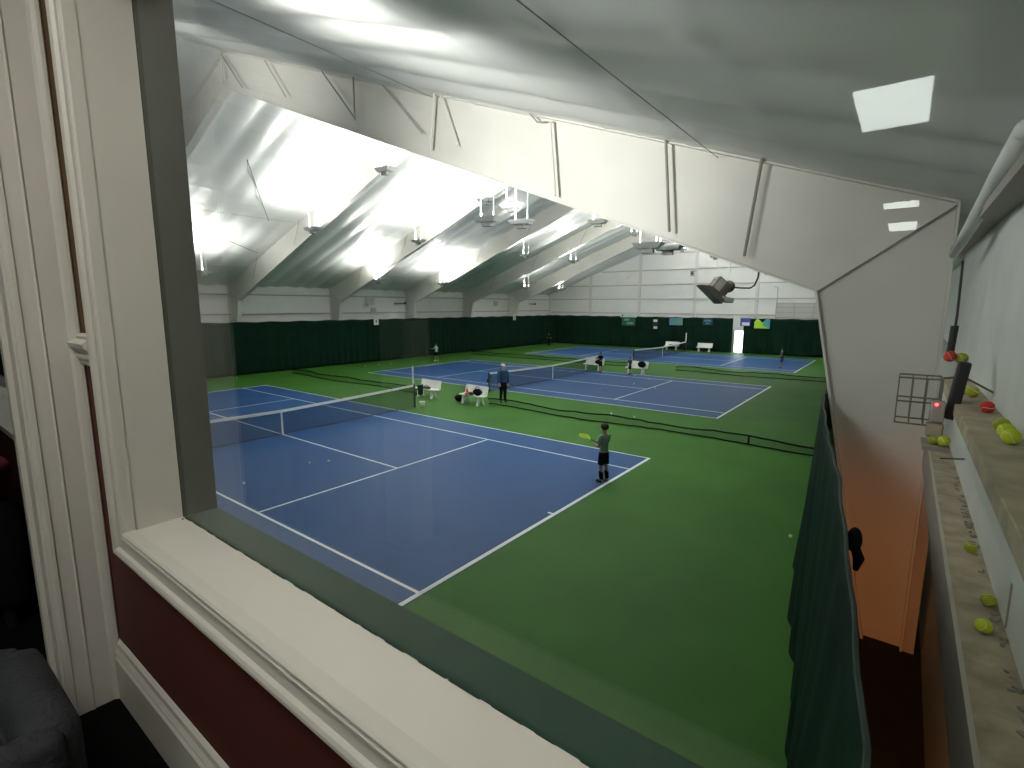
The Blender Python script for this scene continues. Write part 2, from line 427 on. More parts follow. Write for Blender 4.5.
# divider nets lying low between courts
def divider(y0, x0, x1, lb, ver, breaks):
    e = empty('divider_net', (0, y0, 0)); tag(e, lb, 'net')
    n_ = int((x1-x0)/.4)
    rnd = [random.uniform(-1, 1) for _ in range(n_+2)]
    top = [Vector((x0+(x1-x0)*i/n_, .10*math.sin(i*.35)+.04*rnd[i], .29+.04*math.sin(i*.5)+.025*rnd[i+1])) for i in range(n_+1)]
    bot = [Vector((x0+(x1-x0)*i/n_, -.05+.16*math.sin(i*.3+1)+.05*rnd[i+1], .035)) for i in range(n_+1)]
    g = MB()
    for i in range(n_):
        g.add([bot[i], bot[i+1], top[i+1], top[i]], [[0,1,2,3]])
    g.build('netting', M['divnet'], e)
    MB().tube(top, .03, 6).build('top_band', M['black_cloth'], e)
    MB().tube(bot, .026, 6).build('bottom_band', M['black_cloth'], e)
    for x in ver:
        i = int((x-x0)/(x1-x0)*n_); MB().tube([bot[i], top[i]], .035, 6).build('upright_band', M['black_cloth'], e)
divider(9.15, 2.2, 15.95, 'low dark net lying between nearest and middle courts, right part', (14.3,), ())
divider(9.15, -15.5, -3.0, 'low dark net lying between nearest and middle courts, left part', (), ())
divider(27.6, 4.7, 15.6, 'low dark net lying between middle and farthest courts, right part', (), ())
divider(27.6, -15.5, 1.4, 'low dark net lying between middle and farthest courts, left part', (), ())

# ================================================================== BENCHES
def make_bench():
    e = empty('bench')
    MB().box((-.76, -.22, .42), (.76, .20, .475)).build('seat', M['bench'], e, bevel=.015)
    rot = Matrix.Rotation(R(-14), 3, 'X')
    MB().box((-.76, .20, .44), (.76, .245, .90), rot, (0, .2, .44)).build('backrest', M['bench'], e, bevel=.015)
    for sx_ in (-.52, .52):
        lg = MB()
        lg.prism([(-.24, 0), (-.15, 0), (.0, .30), (.14, 0), (.23, 0), (.12, .42), (-.14, .42)], 'x', sx_-.05, sx_+.05)
        lg.build('leg', M['bench'], e, bevel=.008)
        MB().prism([(.12, .40), (.20, .40), (.30, .78), (.25, .80)], 'x', sx_-.04, sx_+.04).build('back_bracket', M['bench'], e)
    return e
b0 = make_bench(); bl = [(-1.50, 8.62, R(-3), 'white bench near the closest net post, one dark bag on it'),
      (1.60, 8.68, R(-4), 'white bench beside the man in the white cap, bags and red bottle on it'),
      (-.15, 23.95, R(0), 'white bench at the far end of the middle net, behind the child in black'),
      (3.2, 24.0, R(-2), 'white bench with black and white clothes, by the near post of the farthest net'),
      (-1.95, 44.75, R(0), 'white bench by the end wall under the tall score card'),
      (1.5, 44.75, R(0), 'white bench with nothing on it by the end wall, left of the bright door')]
for i, (x, y, rz, lb) in enumerate(bl):
    e = b0 if i == 0 else copy_tree(b0)
    e.location = (x, y, 0); e.rotation_euler.z = rz; tag(e, lb, 'bench', 'white courtside benches')
def lump(name, loc, sz, m_, lb, cat, rz=0, strap=True):
    e = empty(name, loc, rz); tag(e, lb, cat)
    g = MB().sphere((0, 0, sz[2]*.5), .5, 16, 10, sz)
    for v in g.v:
        v.z = max(v.z, 0.0); v += Vector((.03*math.sin(v.z*30+v.x*9), 0, 0))*min(1, sz[0])
    g.build('bag_body' if cat == 'bag' else 'cloth_body', m_, e, smooth=True)
    if strap:
        pts = [(-sz[0]*.3, 0, sz[2]*.9), (-sz[0]*.1, .02, sz[2]*1.25), (sz[0]*.15, 0, sz[2]*1.2), (sz[0]*.3, 0, sz[2]*.85)]
        MB().tube(pts, .015, 6).build('handle', m_, e, smooth=True)
    return e
lump('racket_bag', (-1.4, 8.50, .475), (.62, .26, .14), M['black'], 'flat dark racket bag lying on the bench nearest the net post', 'bag')
lump('sports_bag', (1.98, 8.60, .475), (.52, .30, .34), M['black_cloth'], 'black sports bag on the right of the bench beside the man', 'bag')
lump('sports_bag', (.55, 8.85, .0), (.55, .34, .32), M['black_cloth'], 'black bag on the floor at the left end of the man\'s bench', 'bag')
lump('racket_cover', (1.66, 8.50, .475), (.34, .2, .16), M['dkshirt'], 'dark racket cover on the bench between red bottle and black bag', 'cover', strap=False)
e = empty('water_bottle', (1.36, 8.56, .475)); tag(e, 'red bottle standing on the bench beside the man in the white cap', 'bottle')
MB().tube([(0,0,0), (0,0,.2), (0,0,.25), (0,0,.27)], [.06, .06, .035, .03], 14).build('bottle_body', M['red'], e, smooth=True)
MB().tube([(0,0,.27), (0,0,.31)], [.034, .03], 12).build('cap', M['pink'], e)
lump('towel', (1.46, 8.42, .475), (.25, .22, .12), M['red'], 'crumpled red cloth beside the bottle on the man\'s bench', 'towel', strap=False)
lump('jacket', (3.6, 24.0, .475), (.6, .34, .45), M['black_cloth'], 'black jacket heaped on the right of the fourth bench', 'jacket', strap=False)
lump('jacket', (2.75, 24.0, .475), (.35, .25, .30), M['bench'], 'white cloth heaped on the bench behind the small child', 'jacket', strap=False)
lump('racket_bag', (.25, 23.95, .475), (.5, .26, .36), M['black_cloth'], 'black bag on the bench behind the child in black', 'bag')
lump('racket_bag', (-1.9, 44.7, .475), (.7, .26, .12), M['black'], 'flat dark bag on the bench under the far score card', 'bag')
lump('shoe_bag', (1.5, 44.5, .0), (.4, .25, .2), M['black'], 'small dark bag on the floor under the empty end wall bench', 'bag', strap=False)

# ================================================================== PEOPLE
def skin(name, V, E, m_, parent, sub=2, root=0):
    me = bpy.data.meshes.new(name); me.from_pydata([v[0] for v in V], E, [])
    o = bpy.data.objects.new(name, me); COL.objects.link(o)
    md = o.modifiers.new('sk', 'SKIN'); md.branch_smoothing = .3; md.use_smooth_shade = True
    for i, v in enumerate(V):
        r = v[1]; me.skin_vertices[0].data[i].radius = r if isinstance(r, tuple) else (r, r)
        me.skin_vertices[0].data[i].use_root = (i == root)
    sb = o.modifiers.new('ss', 'SUBSURF'); sb.levels = sub; sb.render_levels = sub
    dg = bpy.context.evaluated_depsgraph_get(); ev = o.evaluated_get(dg)
    nm = bpy.data.meshes.new_from_object(ev); nm.name = name
    bpy.data.objects.remove(o)
    nm.materials.clear(); nm.materials.append(m_)
    for p in nm.polygons: p.use_smooth = True
    o2 = bpy.data.objects.new(name, nm); COL.objects.link(o2); o2.parent = parent
    return o2
def person(loc, rz, H, label, shirt, bottom, skinm, hairm, arms, legs=((0, 0), (0, 0)), shorts=True, cap=None, lean=0.0, socks=None, shoes='black', longsleeve=False, bulk=1.0):
    """forward = +X, left = +Y. arms: per side (elbow, wrist) offsets as fractions of H from shoulder; legs: (knee_dx, ankle_dx)"""
    root = empty('person', loc, rz); tag(root, label, 'person')
    h = H
    def p(x, y, z): return (x*h + lean*max(0, z-.5)*h, y*h, z*h)
    V = []; E = []
    def av(c, r): V.append((c, r*h*bulk if not isinstance(r, tuple) else (r[0]*h*bulk, r[1]*h*bulk))); return len(V)-1
    pel = av(p(0, 0, .53), .056); sp1 = av(p(.005, 0, .61), .050); ch = av(p(0, 0, .72), .058); nb = av(p(-.005, 0, .815), .036)
    nk = av(p(.0, 0, .855), .030); hd1 = av(p(.012, 0, .895), (.040, .047)); hd2 = av(p(.008, 0, .94), (.046, .054)); hd3 = av(p(.004, 0, .975), (.030, .034))
    E += [(pel, sp1), (sp1, ch), (ch, nb), (nb, nk), (nk, hd1), (hd1, hd2), (hd2, hd3)]
    joints = []
    for sg, (kx, ax) in zip((1, -1), legs):
        hp = av(p(0, sg*.048, .49), .052); kn_ = av(p(kx, sg*.052, .285), .034); cf = av(p(kx*.5+ax*.5-.008, sg*.054, .20), .030); an = av(p(ax, sg*.056, .045), .020)
        ft = av(p(ax+.05, sg*.062, .022), (.022, .016)); to = av(p(ax+.095, sg*.066, .016), (.020, .011))
        E += [(pel, hp), (hp, kn_), (kn_, cf), (cf, an), (an, ft), (ft, to)]
        joints.append((p(0, sg*.048, .49), p(kx, sg*.052, .285), p(ax, sg*.056, .045), p(ax+.095, sg*.066, .016)))
    arm_j = []
    for sg, (el, wr_) in zip((1, -1), arms):
        s0 = p(0, sg*.105, .795); e0 = (s0[0]+el[0]*h, s0[1]+sg*el[1]*h, s0[2]+el[2]*h); w0 = (e0[0]+wr_[0]*h, e0[1]+sg*wr_[1]*h, e0[2]+wr_[2]*h)
        a = av(s0, .034); b_ = av(e0, .023); c = av(w0, .015)
        E += [(ch, a), (a, b_), (b_, c)]
        d = (Vector(w0)-Vector(e0)).normalized(); side = d.cross(Vector((0, 0, 1)));
        if side.length < .2: side = Vector((1, 0, 0))
        side.normalize(); nrm = side.cross(d).normalized()
        pm = Vector(w0)+d*.028*h
        pmv = av(tuple(pm), (.020, .011)); E.append((c, pmv))
        fing = []
        for k, (off, ln_) in enumerate(((-.016, .036), (-.006, .042), (.005, .040), (.015, .030))):
            b1 = pm + side*off*h + d*.016*h
            m1 = b1 + d*ln_*.5*h - nrm*.006*h; t1 = m1 + d*ln_*.30*h - nrm*ln_*.45*h
            fing.append([b1 - d*.012*h, b1, m1, t1])
        th0 = Vector(w0)+d*.012*h + side*.016*h
        fing.append([th0, th0 + side*.016*h + d*.014*h, th0 + side*.018*h + d*.034*h - nrm*.012*h])
        arm_j.append((Vector(s0), Vector(e0), Vector(w0), pm, fing, d))
    body = skin('body', V, E, M[skinm], root, 2, 0)
    # fingers are welded into the body mesh
    fm = MB()
    for aj in arm_j:
        for f_ in aj[4]: fm.tube([tuple(q) for q in f_], [.0055*h]*(len(f_)-1)+[.004*h], 6)
    # nose, ears
    nx = Vector(p(.058, 0, .915)); fm.sphere(nx, .008*h, 8, 6, (1, .7, 1.4))
    for sg in (1, -1): fm.sphere(Vector(p(.0, sg*.046, .92)), .012*h, 8, 6, (.8, .4, 1.3))
    me2 = bpy.data.meshes.new('t'); me2.from_pydata([tuple(v) for v in fm.v], [], fm.f)
    bm = bmesh.new(); bm.from_mesh(body.data); bm.from_mesh(me2); bm.to_mesh(body.data); bm.free(); bpy.data.meshes.remove(me2)
    for q in body.data.polygons: q.use_smooth = True
    for sg in (1, -1): MB().sphere(Vector(p(.053, sg*.018, .935)), .005*h, 8, 6).build('eye', M['black'], root)
    MB().sphere(Vector(p(.054, 0, .892)), .010*h, 8, 6, (.4, 1.2, .3)).build('mouth', M['red'], root)
    # shirt: lofted torso with tapering sleeves
    def loft(g, prof, n=20):
        rings = []
        for z, ry, rx in prof:
            c = Vector(p(0, 0, z)); rings.append([c + Vector((rx*h*bulk*math.cos(t), ry*h*bulk*math.sin(t), 0)) for t in [2*math.pi*k/n for k in range(n)]])
        g.add([v for r_ in rings for v in r_], [[i_*n+k, i_*n+(k+1)%n, (i_+1)*n+(k+1)%n, (i_+1)*n+k] for i_ in range(len(rings)-1) for k in range(n)])
    g = MB()
    loft(g, [(.485, .084, .072), (.53, .082, .072), (.60, .078, .068), (.68, .088, .074), (.745, .100, .074), (.785, .098, .064), (.812, .062, .048), (.835, .036, .034)])
    for aj in arm_j:
        mid = aj[0].lerp(aj[1], .62 if not longsleeve else 1)
        base = aj[0] + Vector((0, -.03*h*(1 if aj[0].y > 0 else -1), -.004*h))
        if longsleeve: g.tube([base, aj[0], mid, aj[1].lerp(aj[2], .5), aj[1].lerp(aj[2], .94)], [.046*h, .045*h, .036*h, .028*h, .023*h], 12)
        else: g.tube([base, aj[0], mid], [.046*h, .047*h, .044*h], 12)
    g.build('sweater' if longsleeve else 'shirt', M[shirt], root, smooth=True)
    g = MB(); loft(g, [(.45, .074, .070), (.50, .086, .076), (.545, .080, .070)])
    for (hp_, kn2, an2, to2) in joints:
        H_, K_, A_ = Vector(hp_), Vector(kn2), Vector(an2)
        if shorts: g.tube([H_+Vector((0, 0, .02*h)), H_.lerp(K_, .3), H_.lerp(K_, .85)], [.058*h, .058*h, .056*h], 14)
        else: g.tube([H_+Vector((0, 0, .02*h)), H_.lerp(K_, .4), K_, K_.lerp(A_, .5), K_.lerp(A_, .95)], [.058*h, .056*h, .044*h, .038*h, .036*h], 14)
    g.build('shorts' if shorts else 'trousers', M[bottom], root, smooth=True)
    for (hp_, kn2, an2, to2) in joints:
        V_ = [(tuple(Vector(an2)+Vector((-.02*h, 0, -.02*h))), .030*h), (tuple(Vector(an2)+Vector((.03*h, 0, -.018*h))), .034*h), (tuple(Vector(to2)+Vector((.01*h, 0, .008*h))), .030*h)]
        skin('shoe', V_, [(0, 1), (1, 2)], M[shoes], root, 1, 0)
        if socks: skin('sock', [(tuple(Vector(kn2).lerp(Vector(an2), .25)), .046*h), (tuple(Vector(kn2).lerp(Vector(an2), .6)), .042*h), (tuple(Vector(kn2).lerp(Vector(an2), 1.0)), .034*h)], [(0, 1), (1, 2)], M[socks], root, 1, 0)
    # hair / cap
    hc = Vector(p(-.006, 0, .945)); g = MB().sphere(hc, .060*h, 18, 12, (1.0, .93, .95))
    keep = []
    for v in g.v:
        if v.x > hc.x + .025*h and v.z < hc.z+.030*h: v.x = hc.x+.025*h; 
        if v.z < hc.z-.032*h: v.z = hc.z-.032*h
        if cap is None: v += (v-hc)*random.uniform(-.04, .10)
    g.build('hair', M[hairm], root, smooth=True)
    if cap:
        cp = MB().sphere(Vector(p(-.004, 0, .965)), .064*h, 18, 12, (1, .95, .72))
        for v in cp.v: v.z = max(v.z, .955*h)
        cp.prism([( .045*h, -.04*h), (.115*h, -.03*h), (.13*h, 0), (.115*h, .03*h), (.045*h, .04*h)], 'z', .955*h, .961*h)
        cp.build('cap', M[cap], root, smooth=True)
    return root, arm_j
# boy at the near baseline, facing the net (-X)
yaw1 = R(172)
pl, aj = person((11.70, 2.66, .004), yaw1, 1.60, 'boy in grey-green T-shirt and black shorts holding a yellow racket at the near baseline', 'tee', 'black_cloth', 'skin', 'hair',
   arms=(((.02, .02, -.165), (.125, -.04, .02)), ((.02, .02, -.165), (.125, -.05, .02))), legs=((.02, -.005), (-.01, -.04)), shorts=True, socks='black_cloth', shoes='black')
def racket(loc, d, m_, lb):
    e = empty('tennis_racket', loc); tag(e, lb, 'racket')
    d = Vector(d).normalized(); s = d.cross(Vector((0, 0, 1))).normalized()
    q = d.to_track_quat('X', 'Z'); e.rotation_mode = 'QUATERNION'; e.rotation_quaternion = q
    MB().tube([(-.10, 0, 0), (.14, 0, 0)], .016, 8).build('grip', M['black'], e)
    MB().tube([(.14, 0, 0), (.30, .04, 0)], .010, 6).build('throat', m_, e); MB().tube([(.14, 0, 0), (.30, -.04, 0)], .010, 6).build('throat', m_, e)
    ring = [(.45+.17*math.cos(t), .125*math.sin(t), 0) for t in [2*math.pi*k/24 for k in range(25)]]
    MB().tube(ring, .013, 6).build('racket_frame', m_, e)
    st = MB()
    for k in range(-6, 7):
        o_ = k*.018; ww = .17*math.sqrt(max(0, 1-(o_/.125)**2)); st.tube([(.45-ww, o_, 0), (.45+ww, o_, 0)], .003, 4)
    for k in range(-8, 9):
        o_ = k*.019; ww = .125*math.sqrt(max(0, 1-(o_/.17)**2)); st.tube([(.45+o_, -ww, 0), (.45+o_, ww, 0)], .003, 4)
    st.build('strings', m_, e)
    return e
MB().sphere((.062, 0, 1.455), .055, 12, 8, (.5, .95, .8)).build('face_mask', M['white'], pl, smooth=True)
MB().sphere((-.012, 0, 1.545), .112, 18, 12, (1, .98, .85)).build('hair_top', M['hair'], pl, smooth=True)
Mz = Matrix.Rotation(yaw1, 4, 'Z')
hp_ = Vector((11.70, 2.66, .004)) + (Mz @ aj[0][3]); hp2 = Vector((11.70, 2.66, .004)) + (Mz @ aj[1][3])
racket((hp_+hp2)/2 + Vector((-.06, .03, .02)), Vector((-.9, .4, .10)), M['yellow'], 'neon yellow tennis racket held out in front of the boy')
# man with white cap
person((2.42, 10.0, .0), R(-35), 1.90, 'man in white cap, navy sweater and black trousers standing by the middle net post', 'navy', 'black_cloth', 'skin_l', 'hair',
   arms=(((.0, .03, -.17), (.05, -.01, -.13)), ((.01, .03, -.17), (.07, -.02, -.12))), legs=((.01, 0), (.02, -.02)), shorts=False, cap='white', longsleeve=True, bulk=1.05)
person((-13.6, 21.1, 0), R(-160), 1.50, 'player in light blue T-shirt and black shorts beside the left curtain', 'tee_blue', 'black_cloth', 'skin', 'hair',
   arms=(((.10, .05, -.10), (.13, 0, .02)), ((-.02, .05, -.16), (.05, .02, -.12))), legs=((.05, .02), (-.03, -.09)), shorts=True, shoes='white')
person((.78, 23.3, 0), R(-100), 1.44, 'child in black shirt standing before the bench behind the middle net', 'black_cloth', 'black_cloth', 'skin', 'hair',
   arms=(((.03, .04, -.155), (.11, -.02, -.03)), ((.03, .04, -.155), (.11, -.02, -.03))), shorts=True)
person((2.95, 23.5, 0), R(-110), 1.20, 'small child in dark shirt in front of the bench with heaped clothes', 'dkshirt', 'black_cloth', 'skin', 'hair',
   arms=(((.03, .05, -.155), (.09, .0, -.07)), ((.03, .05, -.155), (.11, -.02, -.03))), legs=((.03, .02), (-.02, -.05)), shorts=True)
person((10.55, 34.3, 0.004), R(-150), 1.45, 'player in dark clothes on the right half of the farthest court', 'dkshirt', 'navy', 'skin', 'hair',
   arms=(((.06, .03, -.15), (.14, -.02, -.03)), ((.05, .03, -.15), (.14, -.03, .0))), shorts=True, shoes='black')
person((-15.2, 40.9, 0), R(-40), 1.50, 'player in black standing in the far left corner of the hall', 'black_cloth', 'black_cloth', 'skin', 'hair',
   arms=(((.06, .03, -.15), (.12, -.02, -.03)), ((.05, .03, -.15), (.12, -.03, .0))), legs=((.06, .02), (.02, -.05)), shorts=False, cap=None)

# ================================================================== LOOSE BALLS ON THE COURTS
bm_ball = MB().sphere((0, 0, 0), .036, 12, 8).build('tennis_ball', M['ball_far'], smooth=True)
floor_balls = [((-16.1, 5.75), 'by the foot of the left curtain, nearest the window jamb'), ((4.25, -3.4), 'on the near blue court left of the near singles line'),
    ((4.3, -.9), 'on the near blue court right of the net strap'), ((4.0, -1.35), 'on the near blue court beside the ball below the net strap'),
    ((-15.2, 15.0), 'on green floor by the left curtain, left of three'), ((-15.0, 16.2), 'on green floor by the left curtain, middle of three'), ((-14.8, 17.2), 'on green floor by the left curtain, right of three'),
    ((8.6, 9.35), 'on the dark divider net above the boy, left one'), ((9.6, 9.35), 'on the dark divider net above the boy, right one'),
    ((3.6, 22.9), 'on the sideline of the middle court below the small child'), ((5.0, 22.0), 'on the far singles line of the middle court'),
    ((5.1, 19.4), 'on the middle court by the end of its centre line'), ((6.7, 18.7), 'on the middle court just past its service line'), ((6.3, 41.5), 'on the farthest court near the bright door'),
    ((-12.5, 34.0), 'on green floor by the left curtain, far beyond the man'), ((16.35, 2.0), 'on green floor at the foot of the right curtain')]
for i, ((x, y), lb) in enumerate(floor_balls):
    o = bm_ball if i == 0 else bm_ball.copy()
    if i: COL.objects.link(o)
    zz = .036
    for yc in YC:
        if abs(x) < 11.9 and abs(y-yc) < 5.5: zz = .040
    if 'divider' in lb: zz = .36
    o.location = (x, y, zz); tag(o, 'pale tennis ball ' + lb, 'ball', 'loose tennis balls on the hall floor')

# ================================================================== LIGHT FIXTURES
def make_fix():
    e = empty('hanging_light')
    hop = MB()
    a, b_ = .44, .26
    a2, b2 = .33, .18
    t = .012
    outer = [(-a,-b_,.16),(a,-b_,.16),(a,b_,.16),(-a,b_,.16),(-a2,-b2,0),(a2,-b2,0),(a2,b2,0),(-a2,b2,0)]
    hop.add(outer, [[4,7,6,5],[0,4,5,1],[1,5,6,2],[2,6,7,3],[3,7,4,0]])
    inner = [(-a+t,-b_+t,.16),(a-t,-b_+t,.16),(a-t,b_-t,.16),(-a+t,b_-t,.16),(-a2+t,-b2+t,t),(a2-t,-b2+t,t),(a2-t,b2-t,t),(-a2+t,b2-t,t)]
    hop.add(inner, [[4,5,6,7],[0,1,5,4],[1,2,6,5],[2,3,7,6],[3,0,4,7]])
    hop.add(outer[:4]+inner[:4], [[0,1,5,4],[1,2,6,5],[2,3,7,6],[3,0,4,7]])
    hop.build('reflector', M['fix'], e)
    MB().box((-.17, -.10, -.14), (.17, .10, -.002)).build('ballast_box', M['grey'], e, bevel=.01)
    MB().tube([(0, 0, .02), (0, 0, .06), (0, 0, .10)], [.05, .07, .03], 12).build('lamp_bulb', M['lens'], e, smooth=True)
    for sx_ in (-.25, .25):
        MB().tube([(sx_, 0, .10), (sx_, 0, 1.0)], .009, 6).build('rod', M['white'], e)
        MB().tube([(sx_, 0, .14), (sx_, 0, .32)], [.035, .01], 8).build('hanger_cone', M['white'], e)
    return e
fx0 = make_fix()
LAMPS = [(-12.3, 2.8, 6.35, 'beside the window jamb, low over the left curtain'), (-12.3, 14.3, 6.35, 'low over the left curtain, second along the lowest row'), (-12.3, 20.7, 6.35, 'third along the lowest row by the left wall'),
 (-12.3, 32.3, 6.4, 'fourth along the lowest row by the left wall'), (-12.3, 38.8, 6.4, 'farthest of the lowest row by the left wall'),
 (-6.0, 5.4, 8.35, 'under the second frame, nearest of the middle left row'), (-6.0, 12.4, 8.45, 'under the third frame, second of the middle left row'), (-6.0, 23.5, 8.5, 'third of the middle left row'), (-6.0, 30.6, 8.5, 'farthest of the middle left row'),
 (-.3, 5.4, 10.3, 'nearest one under the ridge, left of the frame peak'), (-.3, 12.0, 10.1, 'behind the big cluster, under the ridge'), (-.3, 24.2, 10.5, 'small one under the ridge above the middle court'), (-.3, 30.5, 10.4, 'under the ridge above the far divider'), (-.3, 41.8, 10.1, 'under the ridge nearest the end wall'),
 (6.5, 4.0, 7.45, 'front left of the big cluster at picture centre'), (6.5, 5.9, 7.6, 'front right of the big cluster at picture centre'), (4.9, 7.4, 8.55, 'rear of the big cluster at picture centre'),
 (6.0, 12.6, 8.5, 'just left of the small one under the ridge'), (6.0, 23.5, 8.4, 'right row, in front of the end wall post'), 
 (11.5, 5.5, 6.42, 'left of the pair below the near rafter'), (11.5, 7.1, 6.5, 'right of the pair below the near rafter'), (6.0, 31.3, 8.3, 'above the heater, close under the near rafter'), (8.5, 37.0, 7.35, 'right of the heater at the end of its flexible pipe'), (6.0, 41.8, 8.3, 'half hidden by the near rafter, by the end wall'), (12.2, 30.6, 6.3, 'unseen behind the near frame knee, added to brighten the end wall, middle'), (12.2, 40.0, 6.3, 'unseen behind the near frame knee, added to brighten the end wall, far')]  # last two are unseen extra uplights, added to brighten the end wall
LP = 255
def area_up(loc, p_, sz, rot=(math.pi, 0, 0)):
    ld = bpy.data.lights.new('uplight', 'AREA'); ld.shape = 'DISK'; ld.size = sz; ld.energy = p_; ld.color = (1, .965, .955)
    lo = bpy.data.objects.new('uplight', ld); COL.objects.link(lo); lo.location = loc; lo.rotation_euler = rot
    return lo
for i, (x, y, z, lb) in enumerate(LAMPS):
    e = fx0 if i == 0 else copy_tree(fx0)
    e.location = (x, y, z); e.rotation_euler.z = R(8 if x > 5 else 0)
    tag(e, 'white hanging uplight, ' + lb, 'light', 'hanging uplights below the roof')
    hgt = roof_z(x)-z
    for ch in e.children:
        if ch.name.startswith('rod'):
            ch.scale.z = hgt/1.0
            ch.location.z = .1 - .1*hgt
    area_up((x, y, z+.17), LP, .36)
# wall-mounted floodlights on the near gable, above and beside the viewing window
def flood(loc, tilt, p_, lb, rz=0, soft=.5):
    e = empty('flood_light', loc); tag(e, lb, 'light', 'floodlights on the near gable wall')
    e.rotation_euler = (tilt, 0, rz)
    MB().box((-.25, -.18, -.12), (.25, .18, .08)).build('housing', M['white'], e, bevel=.02)
    MB().box((-.2, -.13, .081), (.2, .13, .09)).build('lamp_lens', M['lens'], e)
    MB().box((-.03, -.35, -.06), (.03, -.1, 0)).build('bracket', M['grey'], e)
    ld = bpy.data.lights.new('flood', 'SPOT'); ld.energy = p_; ld.color = (1, .965, .955); ld.shadow_soft_size = soft; ld.spot_size = R(85); ld.spot_blend = 1.0
    lo = bpy.data.objects.new('flood', ld); COL.objects.link(lo); lo.location = (0, 0, .12); lo.rotation_euler = (math.pi, 0, 0); lo.parent = e
    return e
flood((11.9, -7.9, 6.85), R(-80), 1900, 'white floodlight on the near gable wall tilted up at the roof, nearer the window')
flood((2.2, -7.8, 10.2), R(-80), 900, 'white floodlight on the near gable wall tilted up at the roof, near the ridge')

flood((14.6, -8.15, 6.9), R(-106), 430, 'unseen floodlight added to brighten the side wall and big column', R(-32), 1.1)  # added fill flood, out of view, lifts the side panel and column
# warm bulkhead lamp low on the near gable behind the curtain
e = empty('bulkhead_lamp', (18.05, -8.55, 2.0)); tag(e, 'warm bulkhead lamp low on the near gable wall behind the side curtain', 'light')
MB().tube([(0, -.12, 0), (0, -.02, 0)], .12, 16).build('backplate', M['grey'], e); MB().sphere((0, .0, 0), .09, 14, 10, (1, .7, 1)).build('globe', emis('warm_globe', (1, .35, .08), 6), e, smooth=True)
ld = bpy.data.lights.new('warm', 'SPOT'); ld.energy = 260; ld.color = (1, .33, .10); ld.shadow_soft_size = .1; ld.spot_size = R(50); ld.spot_blend = 1.0
lo = bpy.data.objects.new('warm', ld); COL.objects.link(lo); lo.location = (18.05, -8.35, 2.0)
lo.rotation_euler = (Vector((17.95, -.9, .2)) - Vector((18.05, -8.35, 2.0))).to_track_quat('-Z', 'Y').to_euler()

# ================================================================== HEATER
e = empty('unit_heater', (13.2, 7.0, 5.30)); tag(e, 'dark hanging gas heater with flared hood and flexible pipe right of centre', 'heater')
e.rotation_euler = (0, R(0), R(38))
hb = MB(); rt = Matrix.Rotation(R(38), 3, 'Y')
hb.box((-.24, -.22, -.2), (.26, .22, .22), rt, (0, 0, 0)); hb.build('heater_body', M['dark_metal'], e, bevel=.01)
MB().box((-.20, -.235, -.15), (.02, -.221, .20), rt, (0, 0, 0)).build('side_panel', M['heater_side'], e)
hd = MB(); 
hd.add([(-.62, -.26, .06), (-.62, .26, .06), (.0, -.30, -.50), (.0, .30, -.50), (-.30, -.2, .04), (-.30, .2, .04), (.16, -.2, -.28), (.16, .2, -.28),
        ], [[0,1,3,2],[0,4,5,1],[2,3,7,6],[0,2,6,4],[1,5,7,3],[4,6,7,5]])
hd.build('hood', M['dark_metal'], e)
MB().box((.0, -.24, -.44), (.38, .24, -.30), Matrix.Rotation(R(12), 3, 'Y')).build('lower_tray', M['heater_side'], e, bevel=.01)
MB().sphere((.30, 0, .02), .17, 16, 10, (1.0, 1.2, 1.1)).build('blower', M['dark_metal'], e, smooth=True)
for sx_ in (-.10, .30):
    MB().tube([(sx_, 0, .15), (sx_, 0, 2.3)], .012, 6).build('hanging_rod', M['white'], e)
MB().tube([(.42, 0, .0), (.7, .05, -.02), (1.0, .1, -.02), (1.15, .15, .06), (1.27, .2, .30), (1.33, .22, .9), (1.33, .22, 1.6)], .026, 8).build('flexible_pipe', M['black'], e, smooth=True)

# ================================================================== THINGS ON THE FAR WALLS
def placard(y, lb):
    e = empty('number_placard', (-17.32, y, 3.05)); tag(e, lb, 'sign')
    MB().box((0, -.24, 0), (.02, .24, .62)).build('board', M['white'], e)
    MB().box((.021, -.05, .2), (.024, .05, .42)).build('printed_mark', M['ink'], e)
placard(17.85, 'white number placard on the top edge of the left curtain, nearer one')
placard(37.0, 'white number placard on the top edge of the left curtain, far one')
def gas_rod(y, lb):
    e = empty('tube_fitting', (-18.55, y, 4.86)); tag(e, lb, 'fitting')
    MB().tube([(0, 0, 0), (0, 1.2, 0)], .04, 8).build('tube', M['ink'], e); MB().box((-.06, 1.12, -.09), (.06, 1.3, .09)).build('end_box', M['ink'], e)
gas_rod(20.9, 'dark horizontal tube fitting on the left wall, nearer one'); gas_rod(41.6, 'dark horizontal tube fitting on the left wall, far one')
for y, z, s_, lb in ((18.3, 5.0, .35, 'grey electrical box high on the left wall, nearer bay'), (18.6, 4.25, .22, 'small grey box under the larger one on the left wall'), (35.2, 4.9, .3, 'grey electrical box high on the left wall, far bay')):
    e = empty('electrical_box', (-18.62, y, z)); tag(e, lb, 'box')
    MB().box((0, -s_, -s_), (.15, s_, s_)).build('housing', M['girt_white'], e, bevel=.01); MB().box((.151, -s_*.8, -s_*.8), (.16, s_*.8, s_*.8)).build('cover', M['gardoor'], e)
def banner(x0, x1, z0, z1, m_, lb, extra=()):
    e = empty('banner', (x0, 45.40, z0)); tag(e, lb, 'banner', None)
    MB().box((0, 0, 0), (x1-x0, .02, z1-z0)).build('cloth', M[m_], e)
    for (a, b_, c, d_, mm, nm) in extra: MB().box((a, -.008, b_), (c, -.001, d_), ).build(nm, M[mm], e)
